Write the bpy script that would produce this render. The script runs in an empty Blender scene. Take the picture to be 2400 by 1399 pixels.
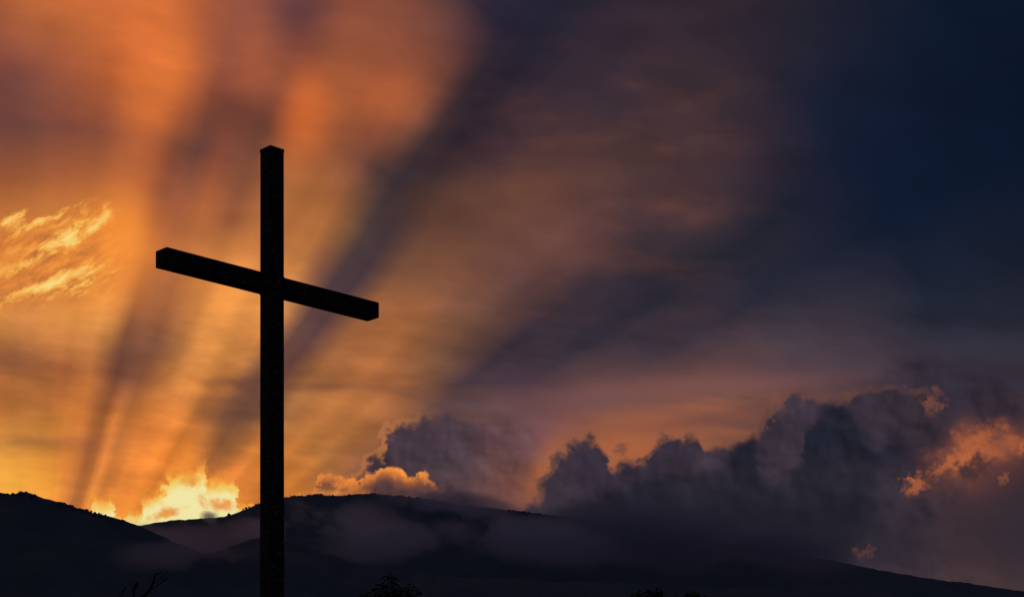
import bpy, bmesh, math, random
from mathutils import Vector, Matrix, noise as mnoise
import numpy as np

scene = bpy.context.scene
col = scene.collection
R = math.radians

# ---------------------------------------------------------------- camera
F = 4600.0        # focal length in photo pixels (photo 2400 x 1399)
HY = 2050.0       # photo row of the level horizon (below the frame)
CAM_Z = 1.6
cam_d = bpy.data.cameras.new("camera")
cam = bpy.data.objects.new("camera", cam_d)
col.objects.link(cam)
cam.location = (0, 0, CAM_Z)
cam.rotation_euler = (R(90), 0, 0)
cam_d.sensor_fit = 'HORIZONTAL'
cam_d.sensor_width = 36.0
cam_d.lens = 36.0 * F / 2400.0
cam_d.shift_y = (HY - 699.5) / 2400.0
cam_d.clip_start = 0.5
cam_d.clip_end = 60000.0
scene.camera = cam

scene.view_settings.view_transform = 'Standard'
scene.view_settings.look = 'None'
scene.view_settings.exposure = 0.0
scene.view_settings.gamma = 1.0
scene.render.film_transparent = False
scene.cycles.use_denoising = True
scene.cycles.volume_bounces = 1
scene.cycles.max_bounces = 6
scene.cycles.volume_step_rate = 0.8

SUN_AZ = math.atan2(50 - 1200, F)                 # left of the view axis
SUN_EL = math.atan2(HY - 1700, F)                 # just behind the ridge

# ---------------------------------------------------------------- sky
world = bpy.data.worlds.new("World")
scene.world = world
world.use_nodes = True
NT = world.node_tree
NT.nodes.clear()


class V:
    """scalar node expression"""
    def __init__(s, x): s.x = x
    def __add__(s, o): return mth('ADD', s, o)
    def __radd__(s, o): return mth('ADD', o, s)
    def __sub__(s, o): return mth('SUBTRACT', s, o)
    def __rsub__(s, o): return mth('SUBTRACT', o, s)
    def __mul__(s, o): return mth('MULTIPLY', s, o)
    def __rmul__(s, o): return mth('MULTIPLY', o, s)
    def __truediv__(s, o): return mth('DIVIDE', s, o)


def put(sock, v):
    if isinstance(v, V): v = v.x
    if isinstance(v, (int, float)): sock.default_value = v
    else: NT.links.new(v, sock)


def mth(op, *a, clamp=False):
    n = NT.nodes.new('ShaderNodeMath'); n.operation = op; n.use_clamp = clamp
    for i, v in enumerate(a): put(n.inputs[i], v)
    return V(n.outputs[0])


def sstep(a, b, x):
    """smoothstep: 0 at a, 1 at b (a may be larger than b)"""
    n = NT.nodes.new('ShaderNodeMapRange'); n.interpolation_type = 'SMOOTHSTEP'
    put(n.inputs[0], x)
    if a < b:
        n.inputs[1].default_value = a; n.inputs[2].default_value = b
        n.inputs[3].default_value = 0; n.inputs[4].default_value = 1
    else:
        n.inputs[1].default_value = b; n.inputs[2].default_value = a
        n.inputs[3].default_value = 1; n.inputs[4].default_value = 0
    return V(n.outputs[0])


def lin(a, b, x):
    n = NT.nodes.new('ShaderNodeMapRange'); n.interpolation_type = 'LINEAR'; n.clamp = True
    put(n.inputs[0], x)
    n.inputs[1].default_value = a; n.inputs[2].default_value = b
    return V(n.outputs[0])


def noise(x, y, z=0.0, scale=1.0, detail=5.0, rough=0.5, dist=0.0, lac=2.0):
    c = NT.nodes.new('ShaderNodeCombineXYZ')
    put(c.inputs[0], x); put(c.inputs[1], y); put(c.inputs[2], z)
    n = NT.nodes.new('ShaderNodeTexNoise')
    NT.links.new(c.outputs[0], n.inputs['Vector'])
    n.inputs['Scale'].default_value = scale
    n.inputs['Detail'].default_value = detail
    n.inputs['Roughness'].default_value = rough
    n.inputs['Lacunarity'].default_value = lac
    n.inputs['Distortion'].default_value = dist
    return V(n.outputs[0])


def s2l(c):
    return c / 12.92 if c <= 0.04045 else ((c + 0.055) / 1.055) ** 2.4


def hexc(h, k=1.0):
    h = h.lstrip('#')
    return tuple(s2l(int(h[i:i + 2], 16) / 255.0) * k for i in (0, 2, 4)) + (1.0,)


def setc(sock, c):
    if isinstance(c, str): c = hexc(c)
    if isinstance(c, tuple): sock.default_value = c
    else: NT.links.new(c, sock)


def mixc(a, b, f, blend='MIX'):
    n = NT.nodes.new('ShaderNodeMix'); n.data_type = 'RGBA'; n.blend_type = blend
    n.clamp_result = False
    put(n.inputs[0], f); setc(n.inputs[6], a); setc(n.inputs[7], b)
    return n.outputs[2]


def gain(c, g):
    n = NT.nodes.new('ShaderNodeCombineColor')
    for i in range(3): put(n.inputs[i], g)
    return mixc(c, n.outputs[0], 1.0, 'MULTIPLY')


def ramp(x, stops, mode='LINEAR'):
    n = NT.nodes.new('ShaderNodeValToRGB'); n.color_ramp.interpolation = mode
    put(n.inputs[0], x)
    el = n.color_ramp.elements
    while len(el) < len(stops): el.new(0.5)
    while len(el) > len(stops): el.remove(el[-1])
    for e, (p, c) in zip(el, sorted(stops)):
        e.position = p
    for e, (p, c) in zip(el, sorted(stops)):
        e.color = hexc(c) if isinstance(c, str) else c
    return n.outputs[0]


def ell(x, y, cx, cy, rx, ry, rot=0.0):
    """approximate signed distance to a turned ellipse (kilo-units)"""
    dx = x - cx; dy = y - cy
    if rot:
        c, s = math.cos(R(rot)), math.sin(R(rot))
        dx, dy = dx * c + dy * s, dy * c - dx * s
    dx = dx * (1.0 / rx); dy = dy * (1.0 / ry)
    d = mth('SQRT', mth('MULTIPLY_ADD', dx, dx, dy * dy))
    return mth('MULTIPLY_ADD', d, math.sqrt(rx * ry), -math.sqrt(rx * ry))


def union(x, y, lst, k=0.03):
    d = None
    for e in lst:
        q = ell(x, y, *e)
        d = q if d is None else mth('SMOOTH_MIN', d, q, k)
    return d


def gauss(x, y, cx, cy, sx, sy, rot=0.0):
    dx = x - cx; dy = y - cy
    if rot:
        c, s = math.cos(R(rot)), math.sin(R(rot))
        dx, dy = dx * c + dy * s, dy * c - dx * s
    dx = dx * (1.0 / sx); dy = dy * (1.0 / sy)
    return mth('EXPONENT', (mth('MULTIPLY_ADD', dx, dx, dy * dy)) * -0.5)


def crest(x, pts, x0, x1):
    """piecewise outline: bearing -> height of a cloud's upper edge (points in photo units)"""
    n = NT.nodes.new('ShaderNodeFloatCurve')
    t = lin(x0, x1, x)
    NT.links.new(t.x, n.inputs['Value'])
    c = n.mapping.curves[0]
    pts = [((px / 1000.0 - x0) / (x1 - x0), py / 2000.0) for px, py in pts]
    pts = [(0.0, pts[0][1])] + [p for p in pts if 0.002 < p[0] < 0.998] + [(1.0, pts[-1][1])]
    c.points[0].location = pts[0]; c.points[1].location = pts[-1]
    for p in pts[1:-1]: c.points.new(*p)
    for p in c.points: p.handle_type = 'AUTO_CLAMPED'
    n.mapping.update()
    return V(n.outputs[0]) * 2.0


tc = NT.nodes.new('ShaderNodeTexCoord')
sp = NT.nodes.new('ShaderNodeSeparateXYZ')
NT.links.new(tc.outputs['Generated'], sp.inputs[0])
DX, DY, DZ = (V(sp.outputs[i]) for i in range(3))
dyc = mth('MAXIMUM', DY, 0.12)
# sky coordinates: tangent of bearing and of elevation about north (+Y)
X = mth('MULTIPLY_ADD', DX / dyc, F / 1000.0, 1.2)
Y = mth('MULTIPLY_ADD', DZ / dyc, -F / 1000.0, HY / 1000.0)
SX, SY = 0.05, 1.70        # where the sun stands

# warped copies: slow swirls in the high cloud deck
n1 = noise(X, Y * 1.6, 0.0, 2.2, 4.0, 0.5)
n2 = noise(X, Y * 1.6, 7.3, 2.2, 4.0, 0.5)
wx = X + (n1 - 0.5) * 0.045
wy = Y + (n2 - 0.5) * 0.07

rx = wx - SX
ry = SY - wy
phi = mth('ARCTAN2', rx, ry) * (180.0 / math.pi)
rad = mth('SQRT', mth('MULTIPLY_ADD', rx, rx, ry * ry))
tphi = (phi + 8.0) * (1.0 / 100.0)

PH = [-3, 1, 5, 8, 11, 13, 15, 17, 19, 22, 25, 28, 31, 33, 35, 37, 40, 44, 48, 52, 56, 60, 65, 70, 76, 82]
ROWS = [
 (0.55, "ffb242 ffac3e ffa53a f8963a d47a36 a86034 b4662f e0853a d07a34 f08a38 f28c36 f58c35 f58c35 f58a35 f08a38 ee8838 ee8636 e68438 e08038 d07a3a c0743c b07040 986440 80583f 604840 403438"),
 (0.75, "bd7235 b26c34 af6a30 d88038 e08238 b56a34 a15c2b c97437 bd6e32 d97c34 e58236 f58c36 fa9036 d27a34 a2602f b86c34 ee8638 f08a38 e88538 d07a3a b86c3c ac683e a06040 704840 54403c 302830"),
 (0.85, "a66234 a66234 b06638 b8683a cc7a3e a46038 714232 794935 905638 c07438 d88240 e08840 b8703c 885835 7b4f33 a06436 d88038 e88a3a ee8c38 d08038 b07040 a06840 8a5840 604440 483838 282430"),
 (0.95, "d08a44 d4894a e0924a ea9a4c f0a050 d08848 734836 7c4d39 80513b a86c3e d08542 d88a44 c47a40 8b5839 6d4538 7c4f39 b47540 c47a3c c07a3c a86840 7a5044 604548 58424a 403438 342c34 242230"),
 (1.15, "c87838 cc7c3a d08038 f29038 ff9439 f08c3c c87038 a86038 c07040 e08a44 f09848 f49c4c f09a4c b87848 5e413a 5b3d3d a0643c b26c3c b87040 7c5239 503b3b 584444 604446 503c40 302830 242230"),
 (1.28, "985434 985434 a45a36 b06036 b86436 b86238 985238 96543a b06238 9c5a38 b86e3c c47840 c07840 83533c 4b373a 4a383f a0623c a86638 8e5e40 483841 624642 6c4c4c 684a4a 48383e 2c2632 222030"),
 (1.40, "70443c 74463c 84493a 8e4f3a a85a37 a05636 754435 654037 8c4c38 85503a a06038 b06a38 b06b3a 805433 473735 463438 7a5038 8a563c 7c5440 382c37 503b46 74505a 8c5848 5e4442 2a2430 201e2c"),
 (1.55, "84483a 8a4c3c a85a38 c86634 df7236 e27636 b86038 7e4433 724035 6a3e33 c06434 a05c38 78483a 463331 342a31 44312f 634032 6c4638 6c4842 372c35 342d36 74524f 96604a 704a40 2a2430 1e1c2a"),
 (1.70, "a05838 c06838 cc6c38 d87038 d87036 c46639 a85a3c 9a5440 a05840 84483c a45a38 a85a38 a85b38 8a5038 3b2a2d 2a202d 3f2d34 684238 684440 3c2f38 252430 4e3c46 8c5c48 80503e 302830 1a1824"),
 (2.00, "b06038 c06838 d06c38 d07038 c86a36 b86038 a05840 925042 8a4e40 7a4440 7c463c 6c423a 46343a 2a2334 232032 23202f 362834 3e2e36 4c3434 483236 24242f 262838 4e4048 4a3840 2c2830 1a1824"),
 (2.35, "a05838 a05838 a86038 a86038 a05836 985238 885040 784842 6a4440 5a3c3c 54383a 443438 342c34 242032 201e30 222032 28222f 30252f 282430 161c30 0b1830 08182e 1c2232 33303c 50343a 1c1a28"),
 (2.75, "80503c 80503c 80503c 7a4c3c 704840 68443e 60403e 583c3c 4c383a 44343a 3c3038 302a34 282634 201f30 1c1d2f 1a1d2e 181d2e 141c2c 0f1a2e 06162a 031226 021228 0c1628 242634 302830 1c1a28"),
]
base = None
for i, (r, s) in enumerate(ROWS):
    st = [((p + 8.0) / 100.0, c) for p, c in zip(PH, s.split())]
    hx = dict(zip(PH, s.split()))
    for p, q in ((31, 33), (33, 35), (37, 40), (52, 56)):      # keep the shaft edges from turning olive
        a, b = hx[p], hx[q]
        mid = ''.join('%02x' % ((int(a[k:k + 2], 16) + int(b[k:k + 2], 16)) // 2) for k in (0, 2, 4))
        st.append((((p + q) / 2.0 + 8.0) / 100.0, mid))
    c = ramp(tphi, st)
    if base is None: base = c
    else: base = mixc(base, c, lin(ROWS[i - 1][0], r, rad))

# finer shafts: brightness that varies only with the bearing from the sun
pr = mth('ARCTAN2', X - SX, SY - Y) * (180.0 / math.pi)
rn = noise(pr * 0.20, rad * 0.9, pr * 0.05, 1.0, 1.6, 0.5)
g = mth('MULTIPLY_ADD', (rn - 0.5) * sstep(2.3, 1.0, rad), mth('MULTIPLY_ADD', sstep(3.0, 13.0, pr), 0.75, 0.3), 1.0)
base = gain(base, g)
# soft glowing patches where the shafts reach the high deck
g = gauss(wx, wy, 0.39, 0.17, 0.05, 0.085, 14)
base = mixc(base, '#e87a38', g * 0.55)
g = gauss(wx, wy, 0.718, 0.245, 0.040, 0.062)
base = mixc(base, '#d86c32', g * 0.85)
g = gauss(wx, wy, 0.60, 0.16, 0.05, 0.05)
base = mixc(base, '#b45e3a', g * 0.5)
g = gauss(wx, wy, 0.90, 0.225, 0.06, 0.04)
base = mixc(base, '#ba6034', g * 0.55)
g = gauss(wx, wy, 0.70, 0.03, 0.05, 0.045)
base = mixc(base, '#5c3c40', g * 0.7)
g = gauss(wx, wy, 0.0, 0.20, 0.045, 0.05)
base = mixc(base, '#6a403a', g * 0.6)
g = gauss(wx, wy, 0.352, 0.235, 0.040, 0.065, 12)
base = mixc(base, '#d67036', g * 0.6)
# warm filaments in the shaded deck
fl = noise(X * 2.0 - Y * 0.3, Y * 5.0 + X * 0.3, n2 * 1.2, 2.2, 5.0, 0.5, 0.1)
g = gauss(X, Y, 1.43, 0.44, 0.20, 0.20, -20)
base = mixc(base, '#7c4c3a', g * sstep(0.42, 0.72, fl) * 0.40)
base = mixc(base, '#322a36', g * sstep(0.50, 0.28, fl) * 0.35)
g = gauss(X, Y, 1.22, 0.45, 0.15, 0.035, -6)
base = mixc(base, '#6e4636', g * 0.6)
# dark flat cloud slivers crossing the shafts behind the post
for (cx, cy, sx, sy, k) in ((0.575, 0.935, 0.06, 0.010, .6), (0.585, 0.965, 0.065, 0.012, .8),
                            (0.57, 0.895, 0.055, 0.008, .5), (0.29, 0.835, 0.06, 0.02, .55), (0.02, 0.84, 0.07, 0.022, .5),
                            (0.10, 1.035, 0.12, 0.018, .4), (1.00, 0.915, 0.09, 0.010, .5), (0.78, 0.905, 0.07, 0.008, .45)):
    g = gauss(wx, wy, cx, cy, sx, sy)
    base = mixc(base, '#6a4638', g * k)

# fibrous texture of the deck: flat streaks low down, oblique ones higher up
st1 = noise(X * 1.0 + Y * 0.5, Y * 6.0 - X * 0.55, n1 * 1.6 + X * 0.9, 3.2, 6.0, 0.55)
low = sstep(0.55, 0.85, Y)
g = mth('MULTIPLY_ADD', (st1 - 0.5) * mth('MULTIPLY_ADD', low, 0.60, 0.10), 1.0, 1.0)
base = gain(base, g)
ob = noise(X * 1.6 + Y * 0.5, Y * 3.2 - X * 0.7, n2 * 0.6, 3.0, 5.0, 0.5)
g = mth('MULTIPLY_ADD', ob - 0.5, 0.6, 1.0)
base = gain(base, g)
fine = noise(X * 2.2 + Y * 0.4, Y * 7.0 - X * 1.2, 3.1, 4.0, 6.0, 0.6)
g = mth('MULTIPLY_ADD', fine - 0.5, mth('MULTIPLY_ADD', low, 0.25, 0.20), 1.0)
base = gain(base, g)

# --- lit cirrus shreds on the left
q1 = noise(X, Y, 12.0, 7.0, 5.0, 0.55)
q2 = noise(X, Y, 15.0, 7.0, 5.0, 0.55)
xx = X + (q1 - 0.5) * 0.05
yy = Y + (q2 - 0.5) * 0.05
rs, rc = math.sin(R(-30)), math.cos(R(-30))
us = xx * rc + yy * rs
vs = yy * rc - xx * rs
f1 = noise(us * 3.0, vs * 8.0, 1.7, 3.0, 9.0, 0.62, 0.2)
f2 = noise(us * 5.0, vs * 13.0, 5.2, 4.0, 9.0, 0.68, 0.3)
g = gauss(X, Y, 0.13, 0.61, 0.17, 0.10)
base = mixc(base, '#e88a3c', g * 0.6)
edge = yy - (0.535 - xx * 0.20) + (f2 - 0.5) * 0.16
reg = sstep(-0.020, 0.040, edge) * sstep(0.78, 0.62, yy + xx * 0.12) * sstep(0.34, 0.22, xx)
mot = f1 * 0.6 + f2 * 0.4
cc = ramp(mot, [(0.34, '#a8643a'), (0.43, '#c67336'), (0.50, '#e88838'), (0.57, '#ffa042'), (0.70, '#ffc060')])
base = mixc(base, cc, reg * 0.72)
g = gauss(X, Y, 0.285, 0.555, 0.045, 0.07)
base = mixc(base, '#ff9438', g * 0.7)
hot = gauss(xx, yy, 0.150, 0.560, 0.060, 0.018, -36)
hot = mth('MAXIMUM', hot, gauss(xx, yy, 0.115, 0.660, 0.10, 0.013, -22))
hot = mth('MAXIMUM', hot, gauss(xx, yy, 0.22, 0.520, 0.040, 0.012, -42) * 0.85)
hot = mth('MAXIMUM', hot, gauss(xx, yy, 0.025, 0.522, 0.028, 0.013, -35) * 0.95)
hot = mth('MAXIMUM', hot, gauss(xx, yy, 0.05, 0.617, 0.06, 0.010, -18) * 0.6)
hot = mth('MAXIMUM', hot, gauss(xx, yy, 0.20, 0.650, 0.07, 0.025, -25) * 0.7)
hot = mth('MAXIMUM', hot, gauss(xx, yy, 0.10, 0.520, 0.09, 0.014, -18) * 0.6)
a = hot * 0.9 + (f2 - 0.5) * 2.4
base = mixc(base, '#ffb24c', sstep(0.25, 0.75, a) * sstep(0.0, 0.25, hot))
base = mixc(base, '#ffe488', sstep(0.50, 1.25, a) * sstep(0.1, 0.7, hot))

# --- sunlit rim haze along the horizon
g = gauss(X, Y, 0.0, 1.14, 0.10, 0.045)
base = mixc(base, '#ffb042', g * 0.55)

# --- salmon flat clouds above the right-hand cumulus
st2 = noise(X * 1.0 + Y * 0.5, Y * 6.5 - X * 0.55, 9.0, 2.6, 6.0, 0.52)
g = gauss(X, Y, 1.60, 0.985, 0.19, 0.055, -8)
base = mixc(base, '#a8623f', mth('MINIMUM', g * sstep(0.32, 0.64, st2) * 0.9, 1.0))
g = gauss(X, Y, 1.70, 0.90, 0.18, 0.014, -4)
base = mixc(base, '#8c5a52', g * 0.75)
g = gauss(X, Y, 1.40, 0.935, 0.17, 0.03, -6)
base = mixc(base, '#7a524f', g * 0.7)
g = gauss(X, Y, 1.66, 0.985, 0.15, 0.016, -8)
base = mixc(base, '#7a4c42', g * 0.75)
g = gauss(X, Y, 1.46, 1.055, 0.09, 0.035)
base = mixc(base, '#b8683c', g * 0.75)
g = gauss(X, Y, 1.95, 0.86, 0.22, 0.03, -5)
base = mixc(base, '#54424c', g * 0.6)

# billow noises shared by the cumulus
PX = noise(X, Y, 2.0, 9.0, 8.0, 0.56)
PB = noise(X, Y, 4.4, 22.0, 7.0, 0.6)
PC = noise(X, Y, 8.1, 60.0, 5.0, 0.6)
bil = mth('MULTIPLY_ADD', PX - 0.5, 0.19, mth('MULTIPLY_ADD', PB - 0.5, 0.075, (PC - 0.5) * 0.022))
PY0 = noise(X, Y, 2.0, 8.0, 4.5, 0.5)
PXs = noise(X + -0.012, Y + 0.010, 2.0, 8.0, 4.5, 0.5)
relief = mth('MULTIPLY_ADD', PY0 - PXs, 3.3, 1.0)
soft = noise(X, Y, 6.6, 6.0, 5.0, 0.5)

# cloud outlines are read at puffed-out positions
xp = X + mth('MULTIPLY_ADD', PX - 0.5, 0.07, mth('MULTIPLY_ADD', PB - 0.5, 0.055, (PC - 0.5) * 0.024))
QX = noise(X, Y, 11.7, 10.0, 8.0, 0.6)
yp = Y + mth('MULTIPLY_ADD', QX - 0.5, 0.09, mth('MULTIPLY_ADD', PB - 0.5, 0.050, (PC - 0.5) * 0.024))
curd = (PB - 0.5) * 2.2 + (PC - 0.5) * 1.2

# --- glowing cloud sitting in the saddle
PD = noise(X, Y, 13.3, 34.0, 6.0, 0.62)
xg = X + mth('MULTIPLY_ADD', PD - 0.5, 0.060, (PC - 0.5) * 0.036)
yg = Y + mth('MULTIPLY_ADD', QX - 0.5, 0.015, mth('MULTIPLY_ADD', PB - 0.5, 0.058, (PC - 0.5) * 0.040))
gc = crest(xg, [(150, 1260), (196, 1240), (206, 1195), (214, 1174), (225, 1169), (240, 1176), (252, 1170), (261, 1167), (266, 1180), (270, 1198), (277, 1208), (290, 1200), (305, 1195), (320, 1199), (331, 1188),
                (337, 1172), (352, 1165), (372, 1156), (386, 1140), (396, 1121), (412, 1113), (432, 1110), (447, 1114), (460, 1110), (468, 1101), (477, 1100), (483, 1118), (493, 1134), (508, 1129), (524, 1126), (540, 1131),
                (549, 1126), (555, 1140), (558, 1172), (562, 1188), (572, 1184), (582, 1178), (598, 1180), (612, 1210), (660, 1260)], 0.15, 0.66)
d = gc - yg
base = mixc(base, '#ffa03a', sstep(0.034, -0.004, d) * sstep(0.19, 0.22, X) * sstep(0.62, 0.56, X) * 0.55)
gl = mixc('#ff9c38', '#ffd266', sstep(0.002, -0.020, d + curd * 0.014))
gl = mixc(gl, (1.0, 0.90, 0.42, 1), sstep(-0.012, -0.042, d + curd * 0.045))
hol = gauss(X, Y, 0.385, 1.204, 0.032, 0.009, -15) + gauss(X, Y, 0.445, 1.132, 0.016, 0.012) * 0.6 + gauss(X, Y, 0.525, 1.185, 0.022, 0.014) * 0.9 + gauss(X, Y, 0.47, 1.165, 0.012, 0.020, -30) * 0.5
a = hol + curd * 0.7
gl = mixc(gl, '#f79a3c', sstep(0.15, 0.85, a) * sstep(0.0, 0.25, hol) * 0.9)
base = mixc(base, gl, sstep(0.007, -0.005, d))

# --- hazy cumulus right of the cross, then the rimmed tower, then the lit shreds at its foot
hc = crest(xp, [(1000, 1200), (1040, 1010), (1080, 985), (1130, 978), (1180, 972), (1215, 976), (1243, 990), (1262, 1015), (1275, 1045), (1290, 1100), (1310, 1160), (1380, 1230)], 1.0, 1.4)
d = hc - yp
hz_ = mixc('#6a4a4e', '#7a4c42', sstep(1.02, 1.16, Y + (PX - 0.5) * 0.1))
base = mixc(base, gain(hz_, relief), sstep(0.020, -0.045, d) * sstep(1.0, 1.06, X) * 0.88)
g = gauss(X, Y, 1.275, 1.10, 0.022, 0.055, 28)
base = mixc(base, '#b4693e', g * 0.75)
TW = [(700, 1200), (742, 1175), (790, 1150), (812, 1128), (834, 1104), (846, 1078), (860, 1064), (876, 1056), (886, 1036), (891, 1010), (904, 992), (926, 980), (956, 972), (985, 966), (1012, 971), (1045, 966), (1062, 982), (1090, 985), (1130, 1000), (1170, 1040), (1200, 1090)]
d = crest(xp, TW, 0.7, 1.2) - yp
ds = crest(xp + -0.017, TW, 0.7, 1.2) - (yp + -0.006)
m = sstep(0.008, -0.008, d) * sstep(1.21, 1.06, X) * sstep(0.71, 0.75, X)
cc = mixc('#45363f', '#5a464c', sstep(0.38, 0.62, soft))
cc = mixc(cc, '#4a3538', sstep(1.08, 1.15, Y) * 0.6)
cc = gain(cc, relief)
rim = sstep(-0.020, 0.010, ds) * sstep(1.07, 0.93, X)
cc = mixc(cc, '#b87444', rim * 0.9)
base = mixc(base, cc, m)
LS = [(660, 1185), (700, 1166), (738, 1158), (744, 1124), (752, 1111), (768, 1106), (784, 1112), (800, 1124), (818, 1130), (838, 1129), (852, 1120), (872, 1112), (886, 1109), (896, 1097), (911, 1092), (926, 1096), (941, 1101),
      (951, 1111), (966, 1115), (981, 1109), (996, 1105), (1004, 1111), (1016, 1135), (1040, 1160), (1070, 1200)]
d = crest(xg, LS, 0.66, 1.07) - yg
lc = mixc('#84503a', '#dc7e38', sstep(-0.034, 0.0, d + curd * 0.045))
lc = mixc(lc, '#ff9c42', sstep(-0.022, 0.004, d + curd * 0.016) * (gauss(X, Y, 0.935, 1.105, 0.06, 0.03) + gauss(X, Y, 0.752, 1.135, 0.012, 0.03)))
lc = mixc(lc, '#ffa040', gauss(X, Y, 0.77, 1.156, 0.07, 0.006) * 0.5)
lc = gain(lc, mth('MULTIPLY_ADD', curd, 0.55, 1.0))
base = mixc(base, lc, sstep(0.006, -0.006, d) * sstep(1.05, 0.99, X) * sstep(0.665, 0.70, X))
DK = [(840, 1185), (858, 1158), (874, 1139), (892, 1124), (910, 1120), (926, 1128), (942, 1140), (975, 1143), (1010, 1140), (1060, 1150), (1110, 1160), (1160, 1170), (1220, 1190)]
d = crest(xp, DK, 0.84, 1.22) - yp
base = mixc(base, gain('#573e3e', relief), sstep(0.016, -0.020, d) * sstep(0.85, 0.88, X) * 0.92)

# --- orange breaks low on the right
st3 = noise(X * 2.0 + Y * 1.0, Y * 4.2 - X * 2.2, 2.2, 3.4, 8.0, 0.6)
g = gauss(X, Y, 2.32, 1.24, 0.20, 0.13)
base = mixc(base, '#3a2b32', g * 0.9)
g = gauss(X, Y, 2.40, 1.26, 0.07, 0.10)
base = mixc(base, '#2a2630', g * 0.6)
g = gauss(X, Y, 2.26, 1.055, 0.14, 0.036, -27)
xk = X + mth('MULTIPLY_ADD', PD - 0.5, 0.11, (PC - 0.5) * 0.05)
yk = Y + mth('MULTIPLY_ADD', PB - 0.5, 0.08, (PC - 0.5) * 0.04)
g = gauss(X, Y, 2.25, 1.07, 0.16, 0.055, -27)
base = mixc(base, '#84493a', g * 0.65)
g = gauss(X, Y, 2.04, 1.28, 0.05, 0.03)
base = mixc(base, '#5a3a36', g * 0.5)
oc = mixc('#80493a', '#b4623a', sstep(0.40, 0.58, st3 + curd * 0.10))
oc = mixc(oc, '#d0703c', sstep(0.56, 0.70, st3 + curd * 0.12))
g = gauss(xk, yk, 2.26, 1.055, 0.14, 0.036, -27)
base = mixc(base, oc, mth('MINIMUM', g * sstep(0.22, 0.55, st3) * 1.2, 1.0))
g = gauss(X, Y, 2.14, 1.19, 0.05, 0.06, 20)
base = mixc(base, '#5a3a36', g * 0.5)
# dusky overcast upper right of the cumulus
d = union(X, Y, [(2.32, 0.925, .17, .075), (2.16, 0.855, .07, .03, -10)], 0.05) + bil * 0.9
base = mixc(base, gain('#302a36', relief), sstep(0.05, -0.06, d) * 0.9)
g = gauss(X, Y, 2.36, 0.815, 0.14, 0.022)
base = mixc(base, '#363444', g * 0.5)

# --- paler cumulus behind
BK = [(1150, 1240), (1230, 1180), (1252, 1150), (1274, 1118), (1288, 1085), (1303, 1062), (1326, 1052), (1352, 1037), (1384, 1030), (1402, 1044), (1416, 1066), (1424, 1092), (1440, 1098), (1466, 1082), (1492, 1076), (1506, 1070),
      (1520, 1044), (1545, 1022), (1575, 1017), (1610, 1015), (1634, 1019), (1644, 1042), (1660, 1056), (1680, 1050), (1705, 1052), (1730, 1042), (1748, 1028), (1768, 1010), (1790, 984), (1806, 955), (1820, 926), (1832, 916), (1850, 924),
      (1880, 920), (1910, 931), (1940, 934), (1962, 934), (1985, 916), (2012, 908), (2056, 910), (2090, 904), (2120, 914), (2142, 910), (2172, 914), (2194, 946), (2222, 990), (2244, 1030), (2256, 1070), (2272, 1150), (2310, 1260)]
d = crest(xp, BK, 1.15, 2.31) - yp
ds = crest(xp + -0.016, BK, 1.15, 2.31) - (yp + -0.004)
cb = mixc('#362d39', '#443842', sstep(0.36, 0.62, soft))
cb = mixc(cb, '#352b34', sstep(2.02, 2.18, X) * 0.7)
cb = gain(cb, relief)
cb = mixc(cb, '#80523f', sstep(-0.014, 0.010, ds) * 0.55)
base = mixc(base, cb, sstep(0.010, -0.014, d) * sstep(1.17, 1.25, X) * sstep(2.36, 2.14, X + (PX - 0.5) * 0.35 + (Y - 1.05) * 0.25))

# --- dark cumulus bank in front
DD = [(1150, 1260), (1250, 1200), (1330, 1175), (1390, 1150), (1430, 1128), (1480, 1140), (1520, 1105), (1560, 1088), (1610, 1082), (1650, 1084), (1695, 1074), (1728, 1050), (1745, 1036), (1758, 1030), (1772, 1046), (1786, 1092), (1806, 1104),
      (1840, 1108), (1866, 1090), (1884, 1060), (1896, 1010), (1914, 968), (1940, 948), (1966, 944), (1992, 958), (2016, 992), (2040, 1024), (2064, 1034), (2090, 1022), (2112, 1018), (2132, 1040), (2148, 1085), (2162, 1150), (2180, 1240), (2240, 1330)]
xd = X + mth('MULTIPLY_ADD', QX - 0.5, 0.08, (PB - 0.5) * 0.030)
yd = Y + mth('MULTIPLY_ADD', PX - 0.5, 0.10, (PB - 0.5) * 0.034)
d = crest(xd, DD, 1.15, 2.24) - yd
cd = mixc('#1c1e2b', '#282530', sstep(0.36, 0.64, soft))
cd = mixc(cd, '#332c36', sstep(1.18, 1.08, Y) * sstep(1.72, 1.62, X) * 0.8)
cd = mixc(cd, '#171924', sstep(1.12, 1.26, Y + (PX - 0.5) * 0.15) * 0.8)
base = mixc(base, gain(cd, relief), sstep(0.018, -0.040, d) * sstep(1.20, 1.32, X) * sstep(2.16, 2.04, X + (QX - 0.5) * 0.12 + (Y - 1.08) * 0.5))
g = gauss(X, Y, 1.60, 1.27, 0.30, 0.055)
base = mixc(base, '#191a25', g * 0.85)
g = gauss(X, Y, 2.02, 1.27, 0.12, 0.06)
base = mixc(base, '#22202b', g * 0.6)
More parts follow.
